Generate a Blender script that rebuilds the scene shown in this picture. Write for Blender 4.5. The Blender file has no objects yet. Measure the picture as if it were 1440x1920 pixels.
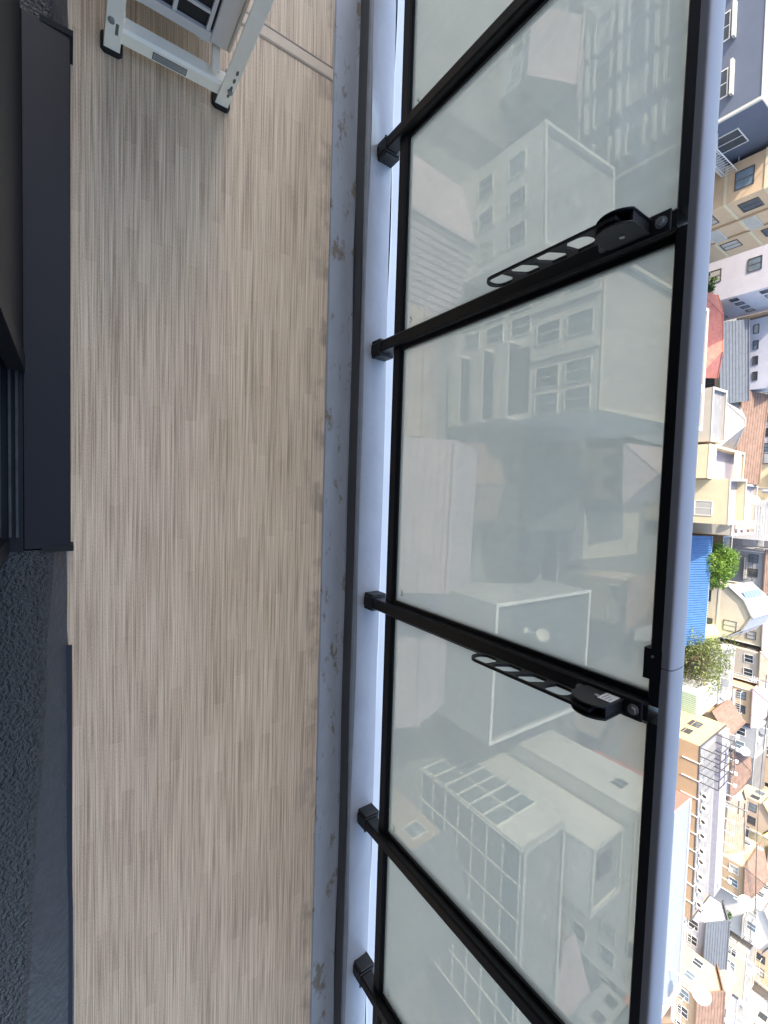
import bpy, bmesh, math, random
from mathutils import Vector, Matrix
import numpy as np
R = math.radians
random.seed(7); rng = np.random.default_rng(7)
S = bpy.context.scene
C = S.collection

# ------------------------------------------------------------------ camera
cam = bpy.data.cameras.new('camera'); co = bpy.data.objects.new('camera', cam); C.objects.link(co)
cam.sensor_fit = 'VERTICAL'; cam.sensor_height = 36.0; cam.lens = 36.0 * 840 / 1920
cam.clip_start = 0.01; cam.clip_end = 4000
_right = Vector((0.9984544, -0.00122563, 0.05556351))      # along the balcony
_down = Vector((0.0310886, -0.81639382, -0.57665815))
_fwd = Vector((0.04606848, 0.57749426, -0.8150939))
m = Matrix.Identity(4)                                       # phone turned on its side: picture right is up
for i in range(3):
    m[i][0] = -_down[i]; m[i][1] = -_right[i]; m[i][2] = -_fwd[i]
m[2][3] = 1.72
co.matrix_world = m
S.camera = co

# ------------------------------------------------------------------ light
SUN_EL = 41.0
sd = Vector((-0.94, -0.34, 0)).normalized()                 # horizontal direction towards the sun
w = bpy.data.worlds.new('World'); S.world = w; w.use_nodes = True
nt = w.node_tree; nt.nodes.clear()
sky = nt.nodes.new('ShaderNodeTexSky'); sky.sky_type = 'NISHITA'; sky.sun_disc = False
sky.sun_elevation = R(SUN_EL); sky.sun_rotation = math.atan2(sd.x, sd.y); sky.air_density = 0.9; sky.dust_density = 1.9; sky.ozone_density = .2
bg = nt.nodes.new('ShaderNodeBackground'); bg.inputs[1].default_value = 0.15
out = nt.nodes.new('ShaderNodeOutputWorld')
nt.links.new(sky.outputs[0], bg.inputs[0]); nt.links.new(bg.outputs[0], out.inputs[0])
sl = bpy.data.lights.new('sun', 'SUN'); sl.energy = 2.0; sl.angle = R(0.53); sl.color = (1, .93, .82)
so = bpy.data.objects.new('sun', sl); C.objects.link(so)
dirv = Vector((sd.x * math.cos(R(SUN_EL)), sd.y * math.cos(R(SUN_EL)), math.sin(R(SUN_EL))))
so.rotation_euler = dirv.to_track_quat('Z', 'Y').to_euler(); so.location = (-20, -5, 40)
vs = S.view_settings
vs.view_transform = 'Standard'; vs.look = 'None'; vs.gamma = 1; vs.use_curve_mapping = False; vs.exposure = 2.3
S.cycles.max_bounces = 8; S.cycles.transparent_max_bounces = 16; S.cycles.diffuse_bounces = 4

# ------------------------------------------------------------------ materials
MATS = {}
def mat(name, col, rough=.7, metal=0.0, noise=0.12, nscale=3.0, bump=0.0, bscale=40.0, spec=0.4, stretch=(1, 1, 1), dirt=None):
    if name in MATS: return MATS[name]
    M = bpy.data.materials.new(name); M.use_nodes = True; t = M.node_tree; b = t.nodes['Principled BSDF']
    b.inputs['Roughness'].default_value = rough; b.inputs['Metallic'].default_value = metal
    b.inputs['Specular IOR Level'].default_value = spec
    tc = t.nodes.new('ShaderNodeTexCoord'); mp = t.nodes.new('ShaderNodeMapping'); mp.inputs['Scale'].default_value = stretch
    t.links.new(tc.outputs['Object'], mp.inputs['Vector'])
    n = t.nodes.new('ShaderNodeTexNoise'); n.inputs['Scale'].default_value = nscale; n.inputs['Detail'].default_value = 6; n.inputs['Roughness'].default_value = .65
    t.links.new(mp.outputs[0], n.inputs['Vector'])
    r = t.nodes.new('ShaderNodeValToRGB'); e = r.color_ramp.elements
    e[0].position = .3; e[1].position = .7
    e[0].color = tuple(c * (1 - noise) for c in col) + (1,); e[1].color = tuple(min(1, c * (1 + noise)) for c in col) + (1,)
    t.links.new(n.outputs['Fac'], r.inputs[0]); last = r.outputs[0]
    if dirt:
        dcol, dscale, thr = dirt
        n2 = t.nodes.new('ShaderNodeTexNoise'); n2.inputs['Scale'].default_value = dscale; n2.inputs['Detail'].default_value = 8; n2.inputs['Roughness'].default_value = .7
        t.links.new(mp.outputs[0], n2.inputs['Vector'])
        r2 = t.nodes.new('ShaderNodeValToRGB'); r2.color_ramp.elements[0].position = thr; r2.color_ramp.elements[1].position = thr + .06
        t.links.new(n2.outputs['Fac'], r2.inputs[0])
        mx = t.nodes.new('ShaderNodeMix'); mx.data_type = 'RGBA'
        t.links.new(r2.outputs[0], mx.inputs[0]); t.links.new(last, mx.inputs[6]); mx.inputs[7].default_value = tuple(dcol) + (1,)
        last = mx.outputs[2]
    t.links.new(last, b.inputs['Base Color'])
    if bump:
        nb = t.nodes.new('ShaderNodeTexNoise'); nb.inputs['Scale'].default_value = bscale; nb.inputs['Detail'].default_value = 4
        t.links.new(mp.outputs[0], nb.inputs['Vector'])
        bp = t.nodes.new('ShaderNodeBump'); bp.inputs['Strength'].default_value = bump; bp.inputs['Distance'].default_value = .02
        t.links.new(nb.outputs['Fac'], bp.inputs['Height']); t.links.new(bp.outputs[0], b.inputs['Normal'])
    MATS[name] = M
    return M

def glass_mat():
    M = bpy.data.materials.new('milky_glass'); M.use_nodes = True; t = M.node_tree; t.nodes.clear()
    o = t.nodes.new('ShaderNodeOutputMaterial')
    tr = t.nodes.new('ShaderNodeBsdfTransparent'); tr.inputs[0].default_value = (.92, .94, .89, 1)
    tl = t.nodes.new('ShaderNodeBsdfTranslucent'); tl.inputs[0].default_value = (.67, .665, .60, 1)
    df = t.nodes.new('ShaderNodeBsdfDiffuse'); df.inputs[0].default_value = (.62, .61, .55, 1)
    tc = t.nodes.new('ShaderNodeTexCoord'); n = t.nodes.new('ShaderNodeTexNoise'); n.inputs['Scale'].default_value = 3; n.inputs['Detail'].default_value = 7; n.inputs['Roughness'].default_value = .65
    mpg = t.nodes.new('ShaderNodeMapping'); mpg.inputs['Scale'].default_value = (2.2, 1, .7); t.links.new(tc.outputs['Object'], mpg.inputs['Vector']); t.links.new(mpg.outputs[0], n.inputs['Vector'])
    mr = t.nodes.new('ShaderNodeMapRange'); mr.inputs[1].default_value = .3; mr.inputs[2].default_value = .7; mr.inputs[3].default_value = .585; mr.inputs[4].default_value = .665
    t.links.new(n.outputs['Fac'], mr.inputs[0])
    m1 = t.nodes.new('ShaderNodeMixShader'); m1.inputs[0].default_value = .45
    t.links.new(tl.outputs[0], m1.inputs[1]); t.links.new(df.outputs[0], m1.inputs[2])
    m2 = t.nodes.new('ShaderNodeMixShader'); t.links.new(mr.outputs[0], m2.inputs[0]); t.links.new(tr.outputs[0], m2.inputs[1]); t.links.new(m1.outputs[0], m2.inputs[2])
    lw = t.nodes.new('ShaderNodeLayerWeight'); lw.inputs['Blend'].default_value = .5
    pw = t.nodes.new('ShaderNodeMath'); pw.operation = 'POWER'; pw.inputs[1].default_value = 4.0; t.links.new(lw.outputs['Facing'], pw.inputs[0])
    ma = t.nodes.new('ShaderNodeMath'); ma.operation = 'MULTIPLY_ADD'; ma.inputs[1].default_value = .6; ma.inputs[2].default_value = .065; t.links.new(pw.outputs[0], ma.inputs[0])
    gl = t.nodes.new('ShaderNodeBsdfGlossy'); gl.inputs['Roughness'].default_value = .02; gl.inputs[0].default_value = (.9, .95, .95, 1)
    m3 = t.nodes.new('ShaderNodeMixShader'); t.links.new(ma.outputs[0], m3.inputs[0]); t.links.new(m2.outputs[0], m3.inputs[1]); t.links.new(gl.outputs[0], m3.inputs[2])
    t.links.new(m3.outputs[0], o.inputs['Surface'])
    return M

def floor_mat():
    M = bpy.data.materials.new('wood_grain_vinyl'); M.use_nodes = True; t = M.node_tree; b = t.nodes['Principled BSDF']
    b.inputs['Roughness'].default_value = .55; b.inputs['Specular IOR Level'].default_value = .3
    tc = t.nodes.new('ShaderNodeTexCoord')
    def noise(sc, detail, rough, scale=1.0):
        mp = t.nodes.new('ShaderNodeMapping'); mp.inputs['Scale'].default_value = sc
        t.links.new(tc.outputs['Object'], mp.inputs['Vector'])
        n = t.nodes.new('ShaderNodeTexNoise'); n.inputs['Scale'].default_value = scale; n.inputs['Detail'].default_value = detail; n.inputs['Roughness'].default_value = rough
        t.links.new(mp.outputs[0], n.inputs['Vector']); return n.outputs['Fac']
    def M2(op, a, bb):
        k = t.nodes.new('ShaderNodeMath'); k.operation = op
        for i, v in ((0, a), (1, bb)):
            if isinstance(v, (int, float)): k.inputs[i].default_value = v
            else: t.links.new(v, k.inputs[i])
        return k.outputs[0]
    fine = noise((3.2, 260, 1), 2, .5); mid = noise((1.3, 140, 1), 2, .5); broad = noise((.9, 9, 1), 4, .6); grainy = noise((170, 420, 1), 2, .6)
    # printed staves: rows about 42 mm wide with random lengths
    sx = t.nodes.new('ShaderNodeSeparateXYZ'); t.links.new(tc.outputs['Object'], sx.inputs[0])
    row = M2('FLOOR', M2('DIVIDE', sx.outputs[1], .038), 0)
    wn = t.nodes.new('ShaderNodeTexWhiteNoise'); wn.noise_dimensions = '1D'; t.links.new(row, wn.inputs['W'])
    col = M2('FLOOR', M2('ADD', M2('DIVIDE', sx.outputs[0], .27), M2('MULTIPLY', wn.outputs['Value'], 17.3)), 0)
    cb = t.nodes.new('ShaderNodeCombineXYZ'); t.links.new(row, cb.inputs[0]); t.links.new(col, cb.inputs[1])
    w2 = t.nodes.new('ShaderNodeTexWhiteNoise'); w2.noise_dimensions = '2D'; t.links.new(cb.outputs[0], w2.inputs['Vector'])
    v = M2('ADD', M2('MULTIPLY', fine, .66), M2('MULTIPLY', mid, .38))
    v = M2('ADD', v, M2('ADD', M2('MULTIPLY', broad, .05), .025)); v = M2('ADD', v, M2('ADD', M2('MULTIPLY', grainy, .30), -.08))
    v = M2('ADD', v, M2('MULTIPLY', M2('SUBTRACT', w2.outputs['Value'], .5), .06))
    r = t.nodes.new('ShaderNodeValToRGB'); el = r.color_ramp.elements
    el[0].position = .49; el[0].color = (.34, .236, .145, 1); el[1].position = .80; el[1].color = (.76, .58, .385, 1)
    k = el.new(.62); k.color = (.555, .402, .258, 1)
    t.links.new(v, r.inputs[0]); last = r.outputs[0]
    # grime along the outer edge of the sheet
    mp = t.nodes.new('ShaderNodeMapping'); mp.inputs['Scale'].default_value = (7, 9, 1); t.links.new(tc.outputs['Object'], mp.inputs['Vector'])
    dn = t.nodes.new('ShaderNodeTexNoise'); dn.inputs['Scale'].default_value = 1; dn.inputs['Detail'].default_value = 6; t.links.new(mp.outputs[0], dn.inputs['Vector'])
    edge = t.nodes.new('ShaderNodeMapRange'); edge.inputs[1].default_value = .80; edge.inputs[2].default_value = .9; t.links.new(sx.outputs[1], edge.inputs[0])
    dm = t.nodes.new('ShaderNodeMapRange'); dm.inputs[1].default_value = .50; dm.inputs[2].default_value = .62; t.links.new(dn.outputs['Fac'], dm.inputs[0])
    fac = M2('MULTIPLY', M2('MULTIPLY', edge.outputs[0], dm.outputs[0]), .55)
    mx = t.nodes.new('ShaderNodeMix'); mx.data_type = 'RGBA'; t.links.new(fac, mx.inputs[0]); t.links.new(last, mx.inputs[6]); mx.inputs[7].default_value = (.13, .105, .075, 1)
    t.links.new(mx.outputs[2], b.inputs['Base Color'])
    bp = t.nodes.new('ShaderNodeBump'); bp.inputs['Strength'].default_value = .25; bp.inputs['Distance'].default_value = .001
    t.links.new(fine, bp.inputs['Height']); t.links.new(bp.outputs[0], b.inputs['Normal'])
    return M

M_FLOOR = floor_mat(); M_GLASS = glass_mat()
M_BLACK = mat('black_anodised', (.006, .0065, .008), .42, .0, .15, 8, spec=.35)
M_BLACK2 = mat('black_bracket', (.008, .008, .009), .5, 0, .15, 20, spec=.4)
M_RAILTOP = mat('satin_grey_aluminium', (.25, .25, .27), .55, .0, .04, 12)
M_CURB = mat('grey_blue_paint', (.385, .375, .375), .35, 0, .07, 5, bump=.22, bscale=9, dirt=((.20, .17, .135), 7.0, .735))
M_GUTTER = mat('gutter_paint', (.325, .335, .345), .42, 0, .08, 6, bump=.10, bscale=14, dirt=((.19, .155, .11), 6.5, .555), stretch=(.8, 1.7, 1))
M_RISER = mat('shaded_riser', (.12, .122, .125), .6, 0, .1, 7)  # shade on the inward-facing riser is put into its darker colour
M_CHAR = mat('charcoal_sill', (.009, .0086, .0092), .42, 0, .08, 6, bump=.02, bscale=200, spec=.22)
M_CHAR2 = mat('charcoal_door', (.008, .0083, .0092), .42, 0, .08, 4, spec=.22)
M_STUCCO = mat('charcoal_stucco', (.014, .0148, .019), .34, 0, .25, 60, bump=.85, bscale=120, spec=.6)
M_BAND = mat('charcoal_skirt', (.040, .043, .050), .5, 0, .10, 18, bump=.35, bscale=45)
M_TRACK = mat('track_metal', (.06, .062, .058), .4, .6, .3, 30)
M_IVORY = mat('ivory_steel', (.90, .83, .69), .38, 0, .04, 15)
M_ACBODY = mat('ac_grey', (.60, .57, .54), .45, 0, .04, 9)
M_RUBBER = mat('black_rubber', (.01, .01, .01), .8)
M_FIN = mat('dark_fins', (.012, .012, .012), .5)
M_STEEL = mat('zinc_bolt', (.30, .30, .30), .45, .6, .1, 60)
M_LABEL = mat('label_silver', (.34, .34, .33), .4, .3, .25, 300)
M_WLABEL = mat('label_white', (.6, .6, .6), .5, 0, .1, 300)
M_GREEN = mat('green_print', (.01, .13, .085), .6)

# ------------------------------------------------------------------ mesh helpers
class MB:
    def __init__(s): s.v = []; s.f = []
    def add(s, vs, fs):
        o = len(s.v); s.v += [tuple(p) for p in vs]; s.f += [tuple(i + o for i in f) for f in fs]; return s
    def box(s, x0, x1, y0, y1, z0, z1):
        return s.add([(x0, y0, z0), (x1, y0, z0), (x1, y1, z0), (x0, y1, z0), (x0, y0, z1), (x1, y0, z1), (x1, y1, z1), (x0, y1, z1)],
                     [(0, 3, 2, 1), (4, 5, 6, 7), (0, 1, 5, 4), (1, 2, 6, 5), (2, 3, 7, 6), (3, 0, 4, 7)])
    def cham(s, x0, x1, y0, y1, z0, z1, c, axis='z'):      # box with chamfered long edges along axis
        def oct_(a0, a1, b0, b1): return [(a0 + c, b0), (a1 - c, b0), (a1, b0 + c), (a1, b1 - c), (a1 - c, b1), (a0 + c, b1), (a0, b1 - c), (a0, b0 + c)]
        if axis == 'z': return s.prism([(a, b) for a, b in oct_(x0, x1, y0, y1)], z0, z1, 'z')
        if axis == 'x': return s.prism(oct_(y0, y1, z0, z1), x0, x1, 'x')
        return s.prism(oct_(x0, x1, z0, z1), y0, y1, 'y')
    def prism(s, poly, a, b, axis='z'):
        n = len(poly)
        def P(p, t):
            if axis == 'z': return (p[0], p[1], t)
            if axis == 'x': return (t, p[0], p[1])
            return (p[0], t, p[1])
        return s.add([P(p, a) for p in poly] + [P(p, b) for p in poly],
                     [tuple(range(n))[::-1], tuple(range(n, 2 * n))] + [(i, (i + 1) % n, n + (i + 1) % n, n + i) for i in range(n)])
    def tube(s, pts, r, n=8, r2=None):
        pts = [Vector(p) for p in pts]; o = len(s.v); L = len(pts)
        for i, p in enumerate(pts):
            t = (pts[min(i + 1, L - 1)] - pts[max(i - 1, 0)]).normalized()
            a = t.cross(Vector((0, 0, 1)) if abs(t.z) < .9 else Vector((1, 0, 0))).normalized(); b = t.cross(a)
            rr = r if r2 is None else r + (r2 - r) * i / (L - 1)
            for k in range(n):
                an = 2 * math.pi * k / n; q = p + a * rr * math.cos(an) + b * rr * math.sin(an); s.v.append(tuple(q))
        for i in range(L - 1):
            for k in range(n): s.f.append((o + i * n + k, o + i * n + (k + 1) % n, o + (i + 1) * n + (k + 1) % n, o + (i + 1) * n + k))
        s.f.append(tuple(o + k for k in range(n))[::-1]); s.f.append(tuple(o + (L - 1) * n + k for k in range(n)))
        return s
    def cyl(s, c, r, h, axis='z', n=16):
        c = Vector(c); d = {'x': Vector((1, 0, 0)), 'y': Vector((0, 1, 0)), 'z': Vector((0, 0, 1))}[axis]
        return s.tube([c, c + d * h], r, n)
    def mesh(s, name):
        me = bpy.data.meshes.new(name); me.from_pydata(s.v, [], s.f); me.validate()
        bm = bmesh.new(); bm.from_mesh(me); bmesh.ops.recalc_face_normals(bm, faces=bm.faces); bm.to_mesh(me); bm.free()
        return me

def obj(name, mb, material, parent=None, smooth=False, bevel=0):
    me = mb.mesh(name) if isinstance(mb, MB) else mb
    if not me.materials: me.materials.append(material)
    o = bpy.data.objects.new(name, me); C.objects.link(o)
    if parent is not None: o.parent = parent
    if smooth:
        for p in me.polygons: p.use_smooth = True
    if bevel:
        bv = o.modifiers.new('bevel', 'BEVEL'); bv.width = bevel; bv.segments = 2; bv.limit_method = 'ANGLE'
    return o
def tag(o, label, cat, group=None):
    o['label'] = label; o['category'] = cat
    if group: o['group'] = group
    return o
def thing(name, label, cat, loc=(0, 0, 0), rz=0, group=None):
    o = bpy.data.objects.new(name, None); C.objects.link(o); o.empty_display_size = .2
    o.location = loc; o.rotation_euler = (0, 0, rz); return tag(o, label, cat, group)
def struct(name, mb, material, bevel=0):
    o = obj(name, mb, material, None, False, bevel); o['kind'] = 'structure'; return o
def shift(mb, d):
    mb.v = [(a[0] - d[0], a[1] - d[1], a[2] - d[2]) for a in mb.v]; return mb

# ------------------------------------------------------------------ the balcony itself
G = -26.3
XL, XR = -4.5, 5.5
fl = struct('balcony_floor', MB().box(XL, XR, -.10, .894, -.03, 0), M_FLOOR)
js = obj('joint_strip', MB().prism([(-1.722, .0005), (-1.718, .003), (-1.682, .003), (-1.678, .0005)], .005, .893, 'y'), mat('joint_strip_vinyl', (.56, .42, .28), .45, 0, .06, 20), fl)
obj('sealant_line', MB().box(-1.728, -1.723, .005, .893, .0, .002), mat('sealant_dark', (.24, .20, .15), .6), js)
obj('sealant_line', MB().box(-1.677, -1.672, .005, .893, .0, .002), mat('sealant_dark', (.24, .20, .15), .6), js)
struct('balcony_slab', MB().box(XL, XR, -.3, 1.25, -.25, -.032), mat('slab_concrete', (.35, .36, .38), .8))
def wavy_strip(x0, x1, prof, n, amp, seed):
    """profile (y,z) swept along x with a hand-trowelled waver"""
    rr = np.random.default_rng(seed); b = MB(); k = len(prof)
    ph = rr.uniform(0, 6.28, (k, 4)); fr = rr.uniform(.8, 7, (k, 4))
    for i in range(n + 1):
        x = x0 + (x1 - x0) * i / n
        for j, (y, z, a) in enumerate(prof):
            wv = float(np.sum(np.sin(fr[j] * x + ph[j]) / (1 + np.arange(4)))) * amp * a
            b.v.append((x, y + wv, z + wv * .35))
    for i in range(n):
        for j in range(k - 1): b.f.append((i * k + j, (i + 1) * k + j, (i + 1) * k + j + 1, i * k + j + 1))
    return b
cb = wavy_strip(XL, XR, [(.885, -.031, 0), (.894, -.001, .35), (.9, .0035, .4), (.96, .004, .6), (1.004, .004, .8), (1.0125, .009, .8)], 260, .0022, 1)
struct('balcony_gutter', cb, M_GUTTER)
cb = wavy_strip(XL, XR, [(1.0125, .0085, .8), (1.0155, .068, .7), (1.016, .0725, .7)], 260, .0022, 1)
struct('curb_riser', cb, M_RISER)
cb = wavy_strip(XL, XR, [(1.016, .0722, .7), (1.024, .0765, .9), (1.034, .0785, .9)], 260, .0022, 1)
struct('curb_bevel', cb, mat('grey_bevel_paint', (.20, .20, .20), .4, 0, .12, 12, bump=.2, bscale=20))
cb = wavy_strip(XL, XR, [(1.0338, .0783, .9), (1.040, .0795, .9), (1.09, .080, .5), (1.135, .079, .8), (1.150, .0755, 1.2)], 260, .0024, 1)
o = struct('balcony_curb', cb, M_CURB)
for p in o.data.polygons: p.use_smooth = True
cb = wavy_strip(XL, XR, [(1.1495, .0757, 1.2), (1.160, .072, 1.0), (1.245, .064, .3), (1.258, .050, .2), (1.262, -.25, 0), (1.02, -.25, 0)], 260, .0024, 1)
o = struct('curb_lip', cb, mat('sunlit_lip', (.66, .645, .62), .45, 0, .04, 6, bump=.1, bscale=9))  # sunlight on the outer edge is painted in as a whiter lip
# own building: wall behind and beside the door, towering over the balcony
wl = MB().box(-34, 12, -6, -.30, G, 16)
struct('house_wall', wl, mat('house_wall_paint', (.26, .25, .24), .7, 0, .1, 2))
def upstand(name, x0, x1, y_in, yt0, yt1, yb0, yb1, zt):
    b = MB()
    n = 40
    for i in range(n + 1):
        t = i / n; x = x0 + (x1 - x0) * t
        wv = .003 * math.sin(9 * x + 1) + .002 * math.sin(23 * x)
        yt = yt0 + (yt1 - yt0) * t + wv; yb = yb0 + (yb1 - yb0) * t + wv * .5
        b.v += [(x, -.32, zt + .012), (x, y_in, zt + .010), (x, yt - .012, zt + .003), (x, yt, zt - .006), (x, yb, .0), (x, yb, -.03)]
    k = 6
    return b, k, n
def make_upstand(x0, x1, yt0, yt1, yb0, yb1, zt):
    b, k, n = upstand('x', x0, x1, -.2, yt0, yt1, yb0, yb1, zt)
    top = MB(); band = MB(); top.v = list(b.v); band.v = list(b.v)
    for i in range(n):
        for j in range(k - 1):
            q = (i * k + j, (i + 1) * k + j, (i + 1) * k + j + 1, i * k + j + 1)
            (top if j < 3 else band).f.append(q)
    for i in (0, n):
        band.f.append(tuple(i * k + j for j in range(k)))
    o = struct('wall_upstand', top, M_STUCCO); p = obj('skirt_band', band, M_BAND, o)
    for mm in (o, p):
        bm = bmesh.new(); bm.from_mesh(mm.data); bmesh.ops.delete(bm, geom=[v for v in bm.verts if not v.link_faces], context='VERTS'); bm.to_mesh(mm.data); bm.free()
    return o
make_upstand(.200, 5.5, -.030, -.30, -.001, .062, .100)
make_upstand(-4.5, -1.262, -.035, -.035, .003, .003, .100)
struct('wall_return', MB().box(.205, 5.5, -.34, -.235, .0, 2.6), M_STUCCO)
struct('black_skirting', MB().box(.52, 4.0, -.02, .0125, .0005, .012), mat('black_skirting', (.012, .012, .016), .5))

# balcony door: sill, tracks, sashes
dr = thing('sliding_door', 'charcoal sliding balcony door with projecting metal sill and open track', 'door', (-.53, -.15, 0))
D = (-.53, -.15, 0)
def dpart(name, b, mt, par=dr, bevel=0): return obj(name, shift(b, D), mt, par, False, bevel)
sill = dpart('sill', MB().add([(-1.262, -.10, .108), (.196, -.10, .108), (.196, .009, .100), (-1.262, .009, .100), (-1.262, -.10, 0), (.196, -.10, 0), (.196, .009, 0), (-1.262, .009, 0)],
                     [(0, 1, 2, 3), (4, 7, 6, 5), (0, 4, 5, 1), (1, 5, 6, 2), (2, 6, 7, 3), (3, 7, 4, 0)]), M_CHAR, bevel=.002)
for x in (-1.272, .190):
    dpart('end_cap', MB().box(x, x + .016, -.06, .016, .0, .106), M_RUBBER, sill)
fr = dpart('frame', MB().box(-1.262, .2, -.27, -.1005, .09, .112).box(-1.262, -1.225, -.27, -.101, .112, 2.2).box(.165, .205, -.27, -.13, .112, 2.2).box(-1.262, .2, -.27, -.101, 2.2, 2.26), M_CHAR2)
for y in (-.113, -.128, -.150, -.178, -.205): dpart('track', MB().box(-1.2, .16, y - .003, y + .003, .112, .124), M_TRACK, fr)
s1 = dpart('sash', MB().box(-1.22, -.30, -.124, -.0985, .125, 2.18), M_CHAR2, bevel=.002)
dpart('stile', MB().box(-.345, -.298, -.132, -.094, .118, 2.18), M_CHAR, s1)
s2 = dpart('sash', MB().box(-.42, .165, -.20, -.17, .125, 2.18), M_BLACK)
dpart('stile', MB().box(.105, .163, -.204, -.166, .125, 2.18), M_CHAR2, s2)

# ------------------------------------------------------------------ glass railing
RL = (0, 1.11, .06)
rail = thing('glass_railing', 'black framed glass balcony railing with grey handrail standing on the curb', 'railing', RL)
def rp(name, b, mt, par=rail, bevel=0, smooth=False): return obj(name, shift(b, RL), mt, par, smooth, bevel)
POSTS = [-2.27, -1.428, -.606, .483, 1.470, 2.19, 3.05]
for i, x in enumerate(POSTS):
    p = rp('post', MB().cham(x - .0235, x + .0235, 1.068, 1.128, .06, 1.265, .006), M_BLACK)
    rp('base_cover', MB().box(x - .036, x + .036, 1.072, 1.145, .070, .140), M_BLACK2, p, bevel=.004)
    rp('collar', MB().box(x - .029, x + .029, 1.064, 1.1375, .140, .147), M_BLACK2, p, bevel=.002)
for i in range(len(POSTS) - 1):
    a, b = POSTS[i] + .0235, POSTS[i + 1] - .0235
    rp('bottom_bar', MB().cham(a, b, 1.0905, 1.130, .206, .258, .007, 'x'), M_BLACK)
    rp('top_bar', MB().cham(a - .004, b + .004, 1.074, 1.142, 1.2595, 1.2855, .003, 'x'), M_BLACK)
    for xx in (a + .0002, b - .0142): rp('side_bar', MB().box(xx, xx + .014, 1.098, 1.124, .255, 1.258), M_BLACK)
    gk = rp('gasket', MB().box(a + .010, b - .010, 1.1005, 1.1195, .257, .264), M_RUBBER)
    g = rp('glass_panel', MB().box(a + .008, b - .008, 1.106, 1.114, .25, 1.262), M_GLASS)
    # small green curved print near the lower corner
    mk = MB(); cx, cz = b - .048, .300; N = 12
    for k in range(N + 1):
        an = R(200 - 250 * k / N); w0 = .0095; w1 = .0045 + .003 * k / N
        mk.v += [(cx + w0 * math.cos(an), 1.1047, cz + w0 * math.sin(an)), (cx + w1 * math.cos(an), 1.1047, cz + w1 * math.sin(an))]
    for k in range(N): mk.f.append((2 * k, 2 * k + 1, 2 * k + 3, 2 * k + 2))
    for q in range(3): mk.add([(cx - .015 - .0 * q, 1.1047, cz - .008 + q * .006), (cx - .0125, 1.1047, cz - .008 + q * .006), (cx - .0125, 1.1047, cz - .004 + q * .006), (cx - .015, 1.1047, cz - .004 + q * .006)], [(0, 1, 2, 3)])
    rp('printed_mark', mk, M_GREEN, g)
def handrail(x0, x1):
    pr = []
    for k in range(33):
        an = math.pi * k / 32
        pr.append((1.1115 + .0375 * math.cos(an), 1.287 + .019 * math.sin(an) ** .28))
    return MB().prism(pr + [(1.074, 1.2835), (1.149, 1.2835)], x0, x1, 'x')
for a, b in ((-4.0, .372), (.3745, 4.5)):
    h = rp('handrail', handrail(a, b), M_RAILTOP)
rp('handrail_sleeve', MB().box(.335, .405, 1.0735, 1.1435, 1.247, 1.2845), M_BLACK)
rp('screw', MB().cyl((.352, 1.071, 1.266), .003, .003, 'y', 10), M_STEEL)

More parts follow.
